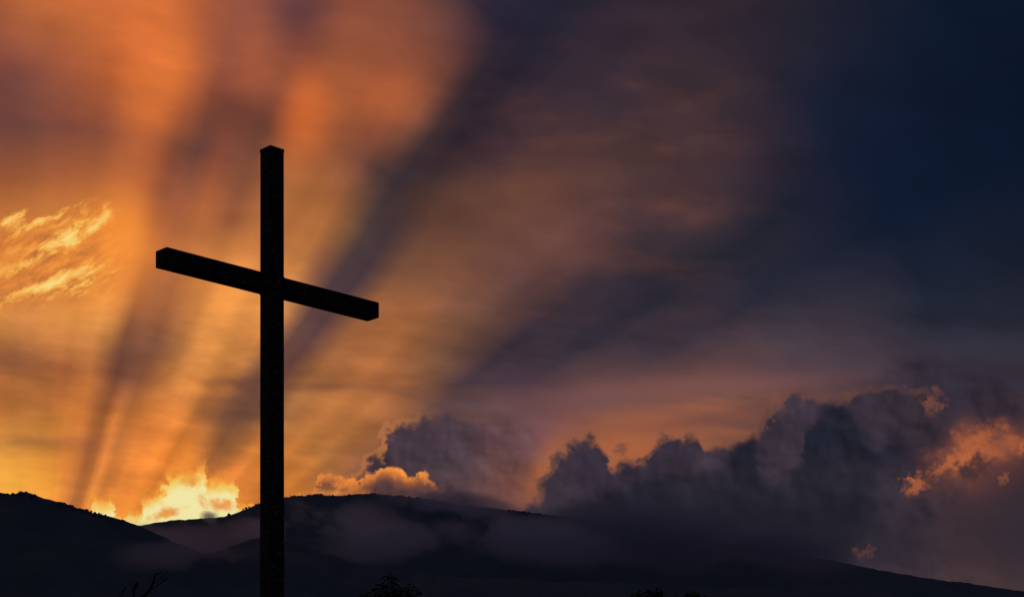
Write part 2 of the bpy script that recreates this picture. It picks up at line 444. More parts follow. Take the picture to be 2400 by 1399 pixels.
# small ragged scraps and lit knots
for (cx, cy, r1, r2, rot, cl, k) in ((1.462, 1.055, .014, .018, 30, '#6a4640', .7), (2.150, 1.132, .028, .016, -20, '#cc6e3c', .95), (2.235, 1.085, .050, .010, -27, '#c46a3c', .8), (2.33, 1.048, .05, .012, -15, '#a85e3c', .7),
                                (2.355, 1.124, .020, .007, -35, '#a65e3e', .55), (2.285, 1.098, .040, .020, -20, '#33292f', .9), (2.025, 1.292, .014, .024, 10, '#7c4c3c', .55),
                                (2.398, 1.040, .010, .020, 0, '#c86e3c', .8), (2.185, 0.945, .016, .028, 20, '#8a5440', .7), (1.826, 0.940, .012, .024, 15, '#84503f', .6)):
    g = gauss(xk, yk, cx, cy, r1, r2, rot)
    a = g * 1.2 + curd * 1.0
    base = mixc(base, cl, sstep(-0.1, 1.3, a) * sstep(0.05, 0.9, g) * k * 0.85)

# --- the rest of the dome: clear dusk sky (physical sky at sunset)
sky = NT.nodes.new('ShaderNodeTexSky')
sky.sky_type = 'NISHITA'
sky.sun_disc = False
sky.sun_elevation = SUN_EL
sky.sun_rotation = SUN_AZ
sky.altitude = 400
rear = gain(sky.outputs[0], 0.012)
rear = mixc(rear, (0.026, 0.042, 0.095, 1), 0.7)
front = sstep(0.30, 0.75, DY)
out = mixc(rear, base, front)
out = mixc((0.002, 0.0025, 0.004, 1), out, sstep(-0.06, 0.03, DZ))
bg = NT.nodes.new('ShaderNodeBackground')
NT.links.new(out, bg.inputs[0])
bg.inputs[1].default_value = 1.0
wo = NT.nodes.new('ShaderNodeOutputWorld')
NT.links.new(bg.outputs[0], wo.inputs[0])

# ---------------------------------------------------------------- sun
sl = bpy.data.lights.new("sun", 'SUN')
sl.energy = 2.0
sl.angle = R(0.5)
sl.color = (1.0, 0.55, 0.25)
sun = bpy.data.objects.new("sun", sl)
col.objects.link(sun)
sd = Vector((math.sin(SUN_AZ) * math.cos(SUN_EL), math.cos(SUN_AZ) * math.cos(SUN_EL), math.sin(SUN_EL)))
sun.rotation_euler = sd.to_track_quat('Z', 'Y').to_euler()
# ---------------------------------------------------------------- helpers
def P(px, py, d):
    """world point seen at photo pixel (px, py) at distance d ahead"""
    return Vector(((px - 1200.0) / F * d, d, CAM_Z + (HY - py) / F * d))


def tag(o, label=None, cat=None, group=None, kind=None):
    if label: o['label'] = label
    if cat: o['category'] = cat
    if group: o['group'] = group
    if kind: o['kind'] = kind
    return o


def empty(name, loc):
    o = bpy.data.objects.new(name, None)
    o.empty_display_size = 0.3
    o.location = loc
    col.objects.link(o)
    return o


def mesh_obj(name, verts, faces, mat, parent=None, smooth=False, loc=None):
    """verts in world coordinates; with a parent they are made local to it"""
    me = bpy.data.meshes.new(name)
    off = Vector((0, 0, 0))
    if parent is not None: off = Vector(parent.location)
    elif loc is not None: off = Vector(loc)
    me.from_pydata([tuple(Vector(v) - off) for v in verts], [], faces)
    if smooth:
        me.polygons.foreach_set('use_smooth', [True] * len(me.polygons))
    me.update()
    o = bpy.data.objects.new(name, me)
    if mat: me.materials.append(mat)
    col.objects.link(o)
    if parent is not None: o.parent = parent
    elif loc is not None: o.location = loc
    return o


def bm_obj(name, bm, mat, parent, smooth=False):
    me = bpy.data.meshes.new(name)
    bm.to_mesh(me); bm.free()
    if smooth:
        me.polygons.foreach_set('use_smooth', [True] * len(me.polygons))
    me.materials.append(mat)
    o = bpy.data.objects.new(name, me)
    col.objects.link(o)
    if parent is not None: o.parent = parent
    return o


def material(name, c1, c2, scale, rough=0.9, bump=0.0, detail=6.0, stretch=None):
    m = bpy.data.materials.new(name); m.use_nodes = True
    nt = m.node_tree; b = nt.nodes['Principled BSDF']
    b.inputs['Roughness'].default_value = rough
    t = nt.nodes.new('ShaderNodeTexCoord')
    src = t.outputs['Object']
    if stretch:
        mp = nt.nodes.new('ShaderNodeMapping')
        mp.inputs['Scale'].default_value = stretch
        nt.links.new(src, mp.inputs[0]); src = mp.outputs[0]
    n = nt.nodes.new('ShaderNodeTexNoise')
    n.inputs['Scale'].default_value = scale; n.inputs['Detail'].default_value = detail
    nt.links.new(src, n.inputs['Vector'])
    r = nt.nodes.new('ShaderNodeValToRGB')
    r.color_ramp.elements[0].position = 0.35; r.color_ramp.elements[0].color = (*c1, 1)
    r.color_ramp.elements[1].position = 0.65; r.color_ramp.elements[1].color = (*c2, 1)
    nt.links.new(n.outputs[0], r.inputs[0]); nt.links.new(r.outputs[0], b.inputs['Base Color'])
    if bump:
        bp = nt.nodes.new('ShaderNodeBump'); bp.inputs['Strength'].default_value = bump
        bp.inputs['Distance'].default_value = 0.02
        nt.links.new(n.outputs[0], bp.inputs['Height']); nt.links.new(bp.outputs[0], b.inputs['Normal'])
    return m


rng = random.Random(11)
FOREST = material('forest_slope', (0.045, 0.060, 0.055), (0.075, 0.090, 0.075), 0.012, 0.95)
TREELINE = material('woodland_leaves', (0.025, 0.035, 0.022), (0.05, 0.06, 0.035), 0.3, 0.95)
GRASS = material('dry_grass_ground', (0.06, 0.065, 0.03), (0.12, 0.11, 0.055), 1.3, 0.95, 0.4)
BARK = material('dark_bark', (0.020, 0.016, 0.012), (0.045, 0.035, 0.025), 14.0, 0.9, 0.6, stretch=(1, 1, 0.25))
LEAF = material('dark_green_leaf', (0.020, 0.035, 0.012), (0.045, 0.07, 0.022), 5.0, 0.7)
FEATHER = material('dark_feathers', (0.022, 0.018, 0.016), (0.045, 0.036, 0.030), 30.0, 0.8)
BEAK = material('horn_beak', (0.03, 0.025, 0.02), (0.05, 0.04, 0.03), 40.0, 0.5)


# ---------------------------------------------------------------- terrain
def interp(prof, px):
    if px <= prof[0][0]: return prof[0][1]
    for (a, ya), (b, yb) in zip(prof, prof[1:]):
        if px <= b:
            t = (px - a) / (b - a)
            return ya + (yb - ya) * t
    return prof[-1][1]


def smooth_prof(prof, px, w):
    return (interp(prof, px - w) + 2 * interp(prof, px) + interp(prof, px + w)) / 4.0


def fbm(x, y, z, o=5):
    return mnoise.fractal(Vector((x, y, z)), 0.9, 2.1, o)


def ridge_mesh(name, prof, D, front, back, zfoot, seed, p0, p1, rough=2.0, relief=40.0):
    cols = []
    x = p0
    while x <= p1:
        cols.append(x)
        x += 3.0 if -60 <= x <= 2460 else 30.0
    ts = [-1.0, -0.6, -0.35, -0.18, -0.08, -0.03, 0.0] + [0.004, 0.012, 0.025] + [0.05 + 0.95 * k / 46.0 for k in range(47)]
    verts, faces = [], []
    for px in cols:
        py = smooth_prof(prof, px, 14)
        c = P(px, py, D)
        for t in ts:
            if t < 0:
                y = D - t * back
                z = zfoot + (c.z - zfoot) * (1 - (-t)) ** 1.1
            else:
                y = D - t * front
                z = zfoot + (c.z - zfoot) * (0.35 * (1 - t) ** 2.2 + 0.65 * (1 - t))
            a = min(1.0, abs(t) * 6.0) * (1 - max(0, abs(t) - 0.7) / 0.3)
            z += relief * a * (fbm(c.x * 0.0022 + seed, y * 0.0016, seed * 3.1, 6) - 0.15)
            if abs(t) < 0.03:
                z += rough * fbm(c.x * 0.05, seed, 0.3, 4) + rough * 1.6 * fbm(c.x * 0.012, seed, 4.0, 3)
            verts.append((c.x, y, z))
    n = len(ts)
    for i in range(len(cols) - 1):
        for j in range(n - 1):
            a = i * n + j
            faces.append((a, a + 1, a + n + 1, a + n))
    o = mesh_obj(name, verts, faces, FOREST, smooth=True)
    tag(o, kind='structure')
    return o


LEFT = [(-1400, 1330), (-700, 1230), (-300, 1190), (-120, 1172), (-40, 1161), (0, 1159), (22, 1158), (50, 1156), (70, 1157), (92, 1162), (140, 1177), (200, 1193), (230, 1204), (262, 1212), (310, 1226),
        (360, 1246), (420, 1273), (500, 1305), (600, 1340), (800, 1420), (1000, 1520), (1300, 1700)]
MAIN = [(-1600, 1500), (-800, 1420), (-200, 1330), (100, 1290), (230, 1255), (300, 1236), (350, 1225), (400, 1218), (450, 1215), (500, 1213), (535, 1208), (560, 1198), (575, 1190), (610, 1180), (650, 1168),
        (690, 1163), (715, 1162), (740, 1157), (760, 1159), (800, 1161), (860, 1156), (930, 1160), (1000, 1168), (1080, 1183), (1110, 1186), (1180, 1194), (1260, 1203), (1350, 1213), (1450, 1228), (1600, 1252),
        (1750, 1279), (1900, 1304), (2000, 1323), (2100, 1341), (2200, 1358), (2300, 1371), (2400, 1385), (2600, 1418), (3200, 1500), (4000, 1600)]
FOOT = [(-1400, 1480), (-300, 1430), (0, 1390), (200, 1346), (320, 1321), (400, 1306), (480, 1297), (550, 1276), (610, 1256), (650, 1262), (720, 1285), (820, 1318), (1000, 1345), (1300, 1362), (1600, 1372), (1900, 1385), (2400, 1425), (3000, 1500), (4000, 1600)]

ridge_mesh('mountain', MAIN, 6000.0, 2300.0, 2500.0, 120.0, 3.7, -1500, 3900, 2.2, 70.0)
ridge_mesh('hill', LEFT, 3600.0, 1500.0, 1500.0, 60.0, 8.1, -1300, 1250, 1.6, 26.0)
ridge_mesh('foothill', FOOT, 4300.0, 1900.0, 1200.0, 60.0, 5.5, -1300, 3900, 3.0, 60.0)


def woodland(name, prof, D, p0, p1, n, r0, r1, seed):
    rg = random.Random(seed)
    verts, faces = [], []
    bm0 = bmesh.new(); bmesh.ops.create_icosphere(bm0, subdivisions=1, radius=1.0)
    bv = [v.co.copy() for v in bm0.verts]; bf = [[v.index for v in f.verts] for f in bm0.faces]; bm0.free()
    for i in range(n):
        px = rg.uniform(p0, p1)
        dens = fbm(px * 0.03, seed, 0, 4)
        if dens < rg.uniform(-0.25, 0.45): continue
        py = smooth_prof(prof, px, 14)
        y = D - rg.uniform(-25, 60)
        c = P(px, py, D)
        r = rg.uniform(r0, r1) * (rg.uniform(1.4, 2.2) if rg.random() < 0.10 else 1.0)
        c = Vector((c.x, y, c.z - abs(D - y) * 0.25 + r * 0.25))
        b = len(verts)
        for v in bv:
            q = 1.0 + 0.35 * mnoise.noise(v * 1.9 + c)
            verts.append((c.x + v.x * r * q, c.y + v.y * r * q, c.z + v.z * r * q * 0.95))
        faces += [tuple(b + k for k in f) for f in bf]
    o = mesh_obj(name, verts, faces, TREELINE)
    tag(o, kind='stuff')
    return o


woodland('woodland', LEFT, 3600.0, -60, 330, 620, 1.4, 2.8, 21)
woodland('woodland', MAIN, 6000.0, 540, 1420, 620, 1.8, 3.6, 22)

# ground: one sheet to the horizon, a knoll near the camera
gv, gf = [], []
rings = [0, 3, 6, 10, 15, 20, 26, 33, 42, 55, 75, 110, 180, 320, 600, 1200, 2500, 5000, 10000, 20000, 40000]
NA = 72
def ground_z(x, y):
    d = math.hypot(x, y)
    z = 0.10 * fbm(x * 0.15, y * 0.15, 1.0, 4) if d < 200 else 0.0
    return z * min(1.0, d / 6.0) + 0.02 - 18.0 * max(0.0, min(1.0, (d - 60) / 400.0)) ** 1.3
for r in rings:
    for k in range(NA):
        a = 2 * math.pi * k / NA
        x, y = r * math.sin(a), r * math.cos(a)
        gv.append((x, y, ground_z(x, y)))
for i in range(len(rings) - 1):
    for k in range(NA):
        a = i * NA + k; b = i * NA + (k + 1) % NA
        if i == 0: gf.append((a, a + NA, b + NA))
        else: gf.append((a, a + NA, b + NA, b))
tag(mesh_obj('ground', gv, gf, GRASS, smooth=True), kind='structure')


# ---------------------------------------------------------------- mist on the slopes
def mist_mat(name, dens, nscale, seed, thr, cl, aniso=0.25, stretch=(1, 1, 1)):
    m = bpy.data.materials.new(name); m.use_nodes = True
    nt = m.node_tree; nt.nodes.clear()
    o = nt.nodes.new('ShaderNodeOutputMaterial')
    v = nt.nodes.new('ShaderNodeVolumePrincipled')
    v.inputs['Color'].default_value = (*cl, 1)
    v.inputs['Anisotropy'].default_value = aniso
    nt.links.new(v.outputs[0], o.inputs['Volume'])
    t = nt.nodes.new('ShaderNodeTexCoord')
    ln = nt.nodes.new('ShaderNodeVectorMath'); ln.operation = 'LENGTH'
    nt.links.new(t.outputs['Object'], ln.inputs[0])
    fall = nt.nodes.new('ShaderNodeMapRange'); fall.interpolation_type = 'SMOOTHSTEP'
    nt.links.new(ln.outputs['Value'], fall.inputs[0])
    fall.inputs[1].default_value = 0.15; fall.inputs[2].default_value = 0.98
    fall.inputs[3].default_value = 1.0; fall.inputs[4].default_value = 0.0
    geo = nt.nodes.new('ShaderNodeNewGeometry')
    mp = nt.nodes.new('ShaderNodeMapping')
    mp.inputs['Location'].default_value = (seed * 1.7, seed * 0.9, seed)
    mp.inputs['Rotation'].default_value = (0, R(14), 0)
    mp.inputs['Scale'].default_value = stretch
    nt.links.new(geo.outputs['Position'], mp.inputs[0])
    n = nt.nodes.new('ShaderNodeTexNoise')
    n.inputs['Scale'].default_value = nscale; n.inputs['Detail'].default_value = 6.0
    n.inputs['Roughness'].default_value = 0.62
    nt.links.new(mp.outputs[0], n.inputs['Vector'])
    # falloff + noise, thresholded softly
    add = nt.nodes.new('ShaderNodeMath'); add.operation = 'MULTIPLY_ADD'
    nt.links.new(n.outputs[0], add.inputs[0]); add.inputs[1].default_value = 5.5
    sub = nt.nodes.new('ShaderNodeMath'); sub.operation = 'SUBTRACT'
    nt.links.new(fall.outputs[0], sub.inputs[0]); sub.inputs[1].default_value = 2.75 + thr
    nt.links.new(sub.outputs[0], add.inputs[2])
    mr = nt.nodes.new('ShaderNodeMapRange'); mr.interpolation_type = 'SMOOTHSTEP'
    nt.links.new(add.outputs[0], mr.inputs[0])
    mr.inputs[1].default_value = 0.0; mr.inputs[2].default_value = 0.45
    mul = nt.nodes.new('ShaderNodeMath'); mul.operation = 'MULTIPLY'
    nt.links.new(mr.outputs[0], mul.inputs[0]); nt.links.new(fall.outputs[0], mul.inputs[1])
    mul2 = nt.nodes.new('ShaderNodeMath'); mul2.operation = 'MULTIPLY'
    nt.links.new(mul.outputs[0], mul2.inputs[0]); mul2.inputs[1].default_value = dens
    nt.links.new(mul2.outputs[0], v.inputs['Density'])
    return m


bmi = bmesh.new(); bmesh.ops.create_icosphere(bmi, subdivisions=3, radius=1.0)
ICO = bpy.data.meshes.new('mist'); bmi.to_mesh(ICO); bmi.free()


def mist(px, py, rxp, ryp, D, depth, dens, thr=0.2, tilt=0.0, cl=(0.92, 0.90, 0.94), ns=1 / 260.0, seed=1.0, an=0.25):
    me = ICO.copy(); me.name = 'mist'
    me.materials.append(mist_mat('mist_vapour', dens, ns, seed, thr, cl, an, stretch=(0.7, 0.18, 1.5)))
    o = bpy.data.objects.new('mist', me); col.objects.link(o)
    o.location = P(px, py, D)
    k = D / F
    o.scale = (rxp * k, depth, ryp * k)
    o.rotation_euler = (0, R(tilt), 0)
    tag(o, kind='stuff')
    return o


#    px    py    rx   ry    D    depth dens  thr  tilt
mist(430, 1272, 260, 50, 4950, 330, .0080, .20, -6, ns=1 / 190.0, seed=1.3, an=0.42, cl=(0.74, 0.70, 0.72))
mist(640, 1232, 170, 50, 5100, 260, .0070, .18, -14, ns=1 / 150.0, seed=2.1, an=0.42)
mist(492, 1211, 30, 18, 5300, 90, .030, .20, 0, ns=1 / 60.0, seed=3.9)
mist(800, 1222, 250, 62, 5000, 260, .0066, .22, 4, ns=1 / 150.0, seed=4.2)
mist(930, 1262, 340, 70, 4800, 240, .0050, .26, -8, ns=1 / 170.0, seed=9.4)
mist(430, 1292, 230, 54, 2950, 150, .0070, .20, -6, ns=1 / 110.0, seed=12.9, cl=(0.74, 0.72, 0.78))
mist(1050, 1176, 210, 38, 5600, 200, .0120, .14, 6, ns=1 / 120.0, seed=10.3, cl=(0.80, 0.80, 0.92))
mist(1240, 1258, 340, 74, 5000, 300, .0060, .18, 8, ns=1 / 170.0, seed=5.6, cl=(0.80, 0.82, 0.94))
mist(1540, 1258, 400, 84, 5200, 380, .0100, .0, 8, ns=1 / 220.0, seed=6.4, cl=(0.52, 0.54, 0.66))
mist(1800, 1277, 270, 64, 5200, 340, .0100, .0, 10, ns=1 / 200.0, seed=7.7, cl=(0.52, 0.54, 0.66))


# ---------------------------------------------------------------- wooden cross
def wood_mat(name):
    m = bpy.data.materials.new(name); m.use_nodes = True
    nt = m.node_tree; b = nt.nodes['Principled BSDF']
    b.inputs['Roughness'].default_value = 0.75
    b.inputs['Specular IOR Level'].default_value = 0.25
    t = nt.nodes.new('ShaderNodeTexCoord')
    m1 = nt.nodes.new('ShaderNodeMapping')
    m1.inputs['Rotation'].default_value = (0, R(38), 0)
    nt.links.new(t.outputs['Object'], m1.inputs[0])
    mp = nt.nodes.new('ShaderNodeMapping')
    mp.inputs['Scale'].default_value = (9.0, 16.0, 48.0)
    nt.links.new(m1.outputs[0], mp.inputs[0])
    n = nt.nodes.new('ShaderNodeTexNoise'); n.inputs['Scale'].default_value = 1.0
    n.inputs['Detail'].default_value = 3.0; n.inputs['Roughness'].default_value = 0.6
    nt.links.new(mp.outputs[0], n.inputs['Vector'])
    r = nt.nodes.new('ShaderNodeValToRGB')
    e = r.color_ramp.elements
    e[0].position = 0.0; e[0].color = (0.008, 0.006, 0.005, 1)
    e[1].position = 0.585; e[1].color = (0.014, 0.009, 0.006, 1)
    k = r.color_ramp.elements.new(0.71); k.color = (0.34, 0.15, 0.06, 1)
    nt.links.new(n.outputs[0], r.inputs[0]); nt.links.new(r.outputs[0], b.inputs['Base Color'])
    bp = nt.nodes.new('ShaderNodeBump'); bp.inputs['Strength'].default_value = 0.5; bp.inputs['Distance'].default_value = 0.006
    nt.links.new(n.outputs[0], bp.inputs['Height']); nt.links.new(bp.outputs[0], b.inputs['Normal'])
    return m


WOOD = wood_mat('dark_timber')  # near-black brown timber with paler diagonal grain flecks
YAW = 0.763
CX, CY, CZ = -2.934, 24.0, 7.198 + CAM_Z
ZTOP = 8.866 + CAM_Z
BW, BH, BL, PW = 0.233, 0.200, 3.211, 0.209
cross = tag(empty('wooden_cross', (CX, CY, 0)), 'tall black timber cross silhouetted against the orange sunset sky', 'cross')
cross.rotation_euler = (0, 0, YAW)


def frustum_box(hx0, hy0, hx1, hy1, z0, z1, bev):
    bm = bmesh.new()
    q = [bm.verts.new((sx * hx0, sy * hy0, z0)) for sx, sy in ((-1, -1), (1, -1), (1, 1), (-1, 1))]
    w = [bm.verts.new((sx * hx1, sy * hy1, z1)) for sx, sy in ((-1, -1), (1, -1), (1, 1), (-1, 1))]
    bm.faces.new(q[::-1]); bm.faces.new(w)
    for i in range(4):
        bm.faces.new((q[i], q[(i + 1) % 4], w[(i + 1) % 4], w[i]))
    bmesh.ops.bevel(bm, geom=bm.edges[:], offset=bev, segments=2, affect='EDGES', profile=0.6)
    return bm


bm_obj('post', frustum_box(PW / 2 * 1.05, PW / 2 * 1.05, PW / 2 * 0.985, PW / 2 * 0.985, -0.8, ZTOP - 0.045, 0.004), WOOD, cross)
bm_obj('post_cap', frustum_box(PW / 2 * 1.03, PW / 2 * 1.03, PW / 2 * 1.03, PW / 2 * 1.03, ZTOP - 0.043, ZTOP, 0.006), WOOD, cross)
# the two halves of the crossbar butt against the post sides
for s in (-1, 1):
    L0 = PW / 2 * 0.99; L1 = BL / 2
    bm = frustum_box((L1 - L0) / 2, BW / 2, (L1 - L0) / 2, BW / 2, -BH / 2, BH / 2, 0.012)
    bmesh.ops.translate(bm, vec=(s * (L0 + L1) / 2, 0, CZ), verts=bm.verts[:])
    bm_obj('crossbar_arm', bm, WOOD, cross)
# small wedge fillets in two of the corners
for sx, sz in ((1, 1), (-1, -1)):
    bm = bmesh.new()
    x0 = sx * PW / 2 * 0.98; z0 = CZ + sz * BH / 2 * 0.98; k = 0.036
    pts = [(x0, z0), (x0 + sx * k, z0), (x0 + sx * k * 0.35, z0 + sz * k * 0.5), (x0, z0 + sz * k * 1.2)]
    fr = [bm.verts.new((x, -0.09, z)) for x, z in pts]; bk = [bm.verts.new((x, 0.09, z)) for x, z in pts]
    bm.faces.new(fr); bm.faces.new(bk[::-1])
    for i in range(4): bm.faces.new((fr[i], bk[i], bk[(i + 1) % 4], fr[(i + 1) % 4]))
    bmesh.ops.recalc_face_normals(bm, faces=bm.faces[:])
    bm_obj('corner_fillet', bm, WOOD, cross)


# ---------------------------------------------------------------- branching plants
class Tubes:
    def __init__(s): s.v = []; s.f = []
    def add(s, pts, radii, n=7):
        pts = [Vector(p) for p in pts]
        b0 = len(s.v)
        for i, p in enumerate(pts):
            d = (pts[min(i + 1, len(pts) - 1)] - pts[max(i - 1, 0)]).normalized()
            u = d.cross(Vector((0, 1, 0)))
            if u.length < 1e-3: u = d.cross(Vector((1, 0, 0)))
            u.normalize(); w = d.cross(u)
            for k in range(n):
                a = 2 * math.pi * k / n
                s.v.append(p + (u * math.cos(a) + w * math.sin(a)) * radii[i])
        for i in range(len(pts) - 1):
            for k in range(n):
                a = b0 + i * n + k; b = b0 + i * n + (k + 1) % n
                s.f.append((a, b, b + n, a + n))
        s.f.append(tuple(b0 + k for k in range(n))[::-1])
        s.f.append(tuple(b0 + (len(pts) - 1) * n + k for k in range(n)))


def smooth_path(pts, k=4, jit=0.0):
    """Catmull-Rom through the points"""
    pts = [Vector(p) for p in pts]
    out = []
    for i in range(len(pts) - 1):
        p0 = pts[max(i - 1, 0)]; p1 = pts[i]; p2 = pts[i + 1]; p3 = pts[min(i + 2, len(pts) - 1)]
        for j in range(k):
            t = j / k
            out.append(0.5 * ((2 * p1) + (p2 - p0) * t + (2 * p0 - 5 * p1 + 4 * p2 - p3) * t * t + (3 * p1 - p0 - 3 * p2 + p3) * t ** 3))
    out.append(pts[-1])
    if jit:
        out = [q + Vector((rng.uniform(-jit, jit), rng.uniform(-jit, jit), rng.uniform(-jit, jit))) if 0 < i < len(out) - 1 else q for i, q in enumerate(out)]
    return out


# bare tree, lower left; its top twigs reach into the picture
DB = 28.0
px1 = DB / F
def B(x, y, dy=0.0): return P(x, y, DB) + Vector((0, dy, 0))
tb = P(300, 1460, DB)
base_pt = Vector((tb.x - 0.15, DB, ground_z(tb.x, DB) - 0.25))
bare = tag(empty('bare_tree', (base_pt.x, base_pt.y, base_pt.z + 0.25)), 'leafless dark tree whose twigs poke up at lower left, bird among them', 'tree')
T = Tubes()
fork = B(300, 1490)
T.add(smooth_path([base_pt, base_pt + Vector((0.05, 0.03, 1.6)), base_pt + Vector((-0.08, 0.0, 3.1)), fork], 5, 0.006), [0.10 - 0.05 * i / 15 for i in range(16)], 9)
bm_tr = mesh_obj('trunk', T.v, T.f, BARK, bare, True)


def branch(pts, r0, r1, k=4, jit=0.004):
    T = Tubes()
    pp = smooth_path(pts, k, jit)
    n = len(pp)
    T.add(pp, [r0 + (r1 - r0) * i / (n - 1) for i in range(n)], 6)
    return T


def limb(T):
    return mesh_obj('branch', T.v, T.f, BARK, bare, True)


main = branch([fork, B(315, 1440, .05), B(331, 1400, .05), B(350, 1380.5, .04), B(358.5, 1361, .03), B(361.5, 1349, .03), B(366, 1341.5, .03)], 0.035, 0.010, 5, 0.002)
for kx, ky in ((359.2, 1350.5), (364.5, 1376.5), (346, 1387)):
    main.add([B(kx, ky, .03), B(kx - 2, ky - 2.5, .03)], [0.010, 0.003])
main.add(smooth_path([B(365.5, 1343.5, .03), B(370, 1344, .02), B(376, 1341.5, .0), B(386, 1331)], 4), [0.0085 - 0.004 * i / 12 for i in range(13)], 5)
main.add(smooth_path([B(360, 1364.5, .03), B(366, 1360, .05), B(373, 1354, .07), B(393, 1333, .1)], 4), [0.0085 - 0.004 * i / 12 for i in range(13)], 5)
main.add(smooth_path([B(352, 1381, .04), B(362, 1377, .0), B(375, 1368, -.04), B(386, 1360.5, -.07), B(393.5, 1352, -.1)], 4), [0.010 - 0.007 * i / 16 for i in range(17)], 5)
for kx, ky in ((364, 1376), (385.5, 1360.5), (391, 1357)):
    main.add([B(kx - 1, ky + 1, 0), B(kx + 1.5, ky - 1.5, 0)], [0.011, 0.008])
limb(main)
side = branch([fork, B(306, 1440, -.1), B(315.5, 1400, -.1), B(317.5, 1388, -.1), B(320, 1377, -.1)], 0.022, 0.010)
limb(side)
thin = branch([B(296, 1478), B(280, 1430, .1), B(277.5, 1399, .1), B(285, 1382, .1), B(290, 1374.5, .1), B(292.5, 1371, .1)], 0.018, 0.003, 4, 0.002)
thin.add([B(288, 1378, .1), B(291, 1376, .1)], [0.010, 0.008])
limb(thin)
low = branch([base_pt + Vector((-0.05, 0, 2.6)), base_pt + Vector((-0.6, 0.3, 3.4)), base_pt + Vector((-1.0, 0.5, 4.2))], 0.035, 0.006)
limb(low)
low = branch([base_pt + Vector((0.0, 0, 2.0)), base_pt + Vector((0.7, -0.4, 2.9)), base_pt + Vector((1.0, -0.6, 3.8)), base_pt + Vector((1.1, -0.7, 4.5))], 0.035, 0.006)
limb(low)

# small bird on the upright twig
def bird_body():
    bm = bmesh.new()
    # head, neck, breast, belly, rump, tail along a leaning spine (local: x right, z up, metres)
    spine = [(0.040, 0.102, 0.004), (0.038, 0.098, 0.012), (0.035, 0.090, 0.0175), (0.030, 0.080, 0.019), (0.025, 0.070, 0.0215), (0.018, 0.055, 0.028), (0.009, 0.036, 0.031),
             (-0.001, 0.019, 0.026), (-0.010, 0.003, 0.017), (-0.019, -0.010, 0.011), (-0.030, -0.024, 0.009), (-0.045, -0.043, 0.008), (-0.050, -0.049, 0.0035)]
    rings = []
    for i, (x, z, r) in enumerate(spine):
        a = spine[max(i - 1, 0)]; b = spine[min(i + 1, len(spine) - 1)]
        d = Vector((b[0] - a[0], 0, b[1] - a[1])).normalized()
        u = Vector((-d.z, 0, d.x))
        flat = 1.0 if i < 9 else 0.45
        rg = []
        for k in range(12):
            t = 2 * math.pi * k / 12
            rg.append(bm.verts.new(Vector((x, 0, z)) + u * (r * math.cos(t) * (flat if i >= 9 else 1.0)) + Vector((0, 1, 0)) * (r * math.sin(t) * (1.0 if i < 9 else 1.3))))
        rings.append(rg)
    for i in range(len(rings) - 1):
        for k in range(12):
            bm.faces.new((rings[i][k], rings[i][(k + 1) % 12], rings[i + 1][(k + 1) % 12], rings[i + 1][k]))
    bm.faces.new(rings[0][::-1]); bm.faces.new(rings[-1])
    bmesh.ops.recalc_face_normals(bm, faces=bm.faces[:])
    bmesh.ops.subdivide_edges(bm, edges=bm.edges[:], cuts=1, smooth=0.6, use_grid_fill=True)
    return bm


perch = B(319.2, 1381.5, -.1)
bird = tag(empty('bird', perch), 'small dark bird perched upright on a bare twig, tail down to the left', 'bird')
bm_obj('bird_body', bird_body(), FEATHER, bird, True)
bm = bmesh.new()
bmesh.ops.create_cone(bm, cap_ends=True, segments=8, radius1=0.0045, radius2=0.0006, depth=0.016)
bmesh.ops.rotate(bm, cent=(0, 0, 0), matrix=Matrix.Rotation(R(96), 3, 'Y'), verts=bm.verts[:])
bmesh.ops.translate(bm, vec=(0.057, 0, 0.0885), verts=bm.verts[:])
bm_obj('beak', bm, BEAK, bird, True)
for s in (-1, 1):
    bm = bmesh.new()
    bmesh.ops.create_uvsphere(bm, u_segments=12, v_segments=8, radius=1.0)
    bmesh.ops.scale(bm, vec=(0.012, 0.0035, 0.040), verts=bm.verts[:])
    bmesh.ops.rotate(bm, cent=(0, 0, 0), matrix=Matrix.Rotation(R(32), 3, 'Y'), verts=bm.verts[:])
    bmesh.ops.translate(bm, vec=(0.001, s * 0.0275, 0.030), verts=bm.verts[:])
    bm_obj('wing', bm, FEATHER, bird, True)
    bm = bmesh.new()
    bmesh.ops.create_uvsphere(bm, u_segments=8, v_segments=6, radius=0.0022)
    bmesh.ops.translate(bm, vec=(0.043, s * 0.0155, 0.0915), verts=bm.verts[:])
    bm_obj('eye', bm, BEAK, bird, True)
    T = Tubes()
    T.add([Vector((0.008, s * 0.010, 0.014)), Vector((0.006, s * 0.009, 0.002)), Vector((0.004, s * 0.007, -0.012))], [0.004, 0.0022, 0.0018], 6)
    for a in (-0.6, 0.0, 0.6):
        T.add([Vector((0.004, s * 0.007, -0.012)), Vector((0.014, s * 0.007 + 0.007 * a, -0.015)), Vector((0.014, s * 0.007 + 0.008 * a, -0.022))], [0.0016, 0.0014, 0.0007], 5)
    mo = mesh_obj('bird_leg', [v + perch for v in T.v], T.f, BEAK, bird, True)


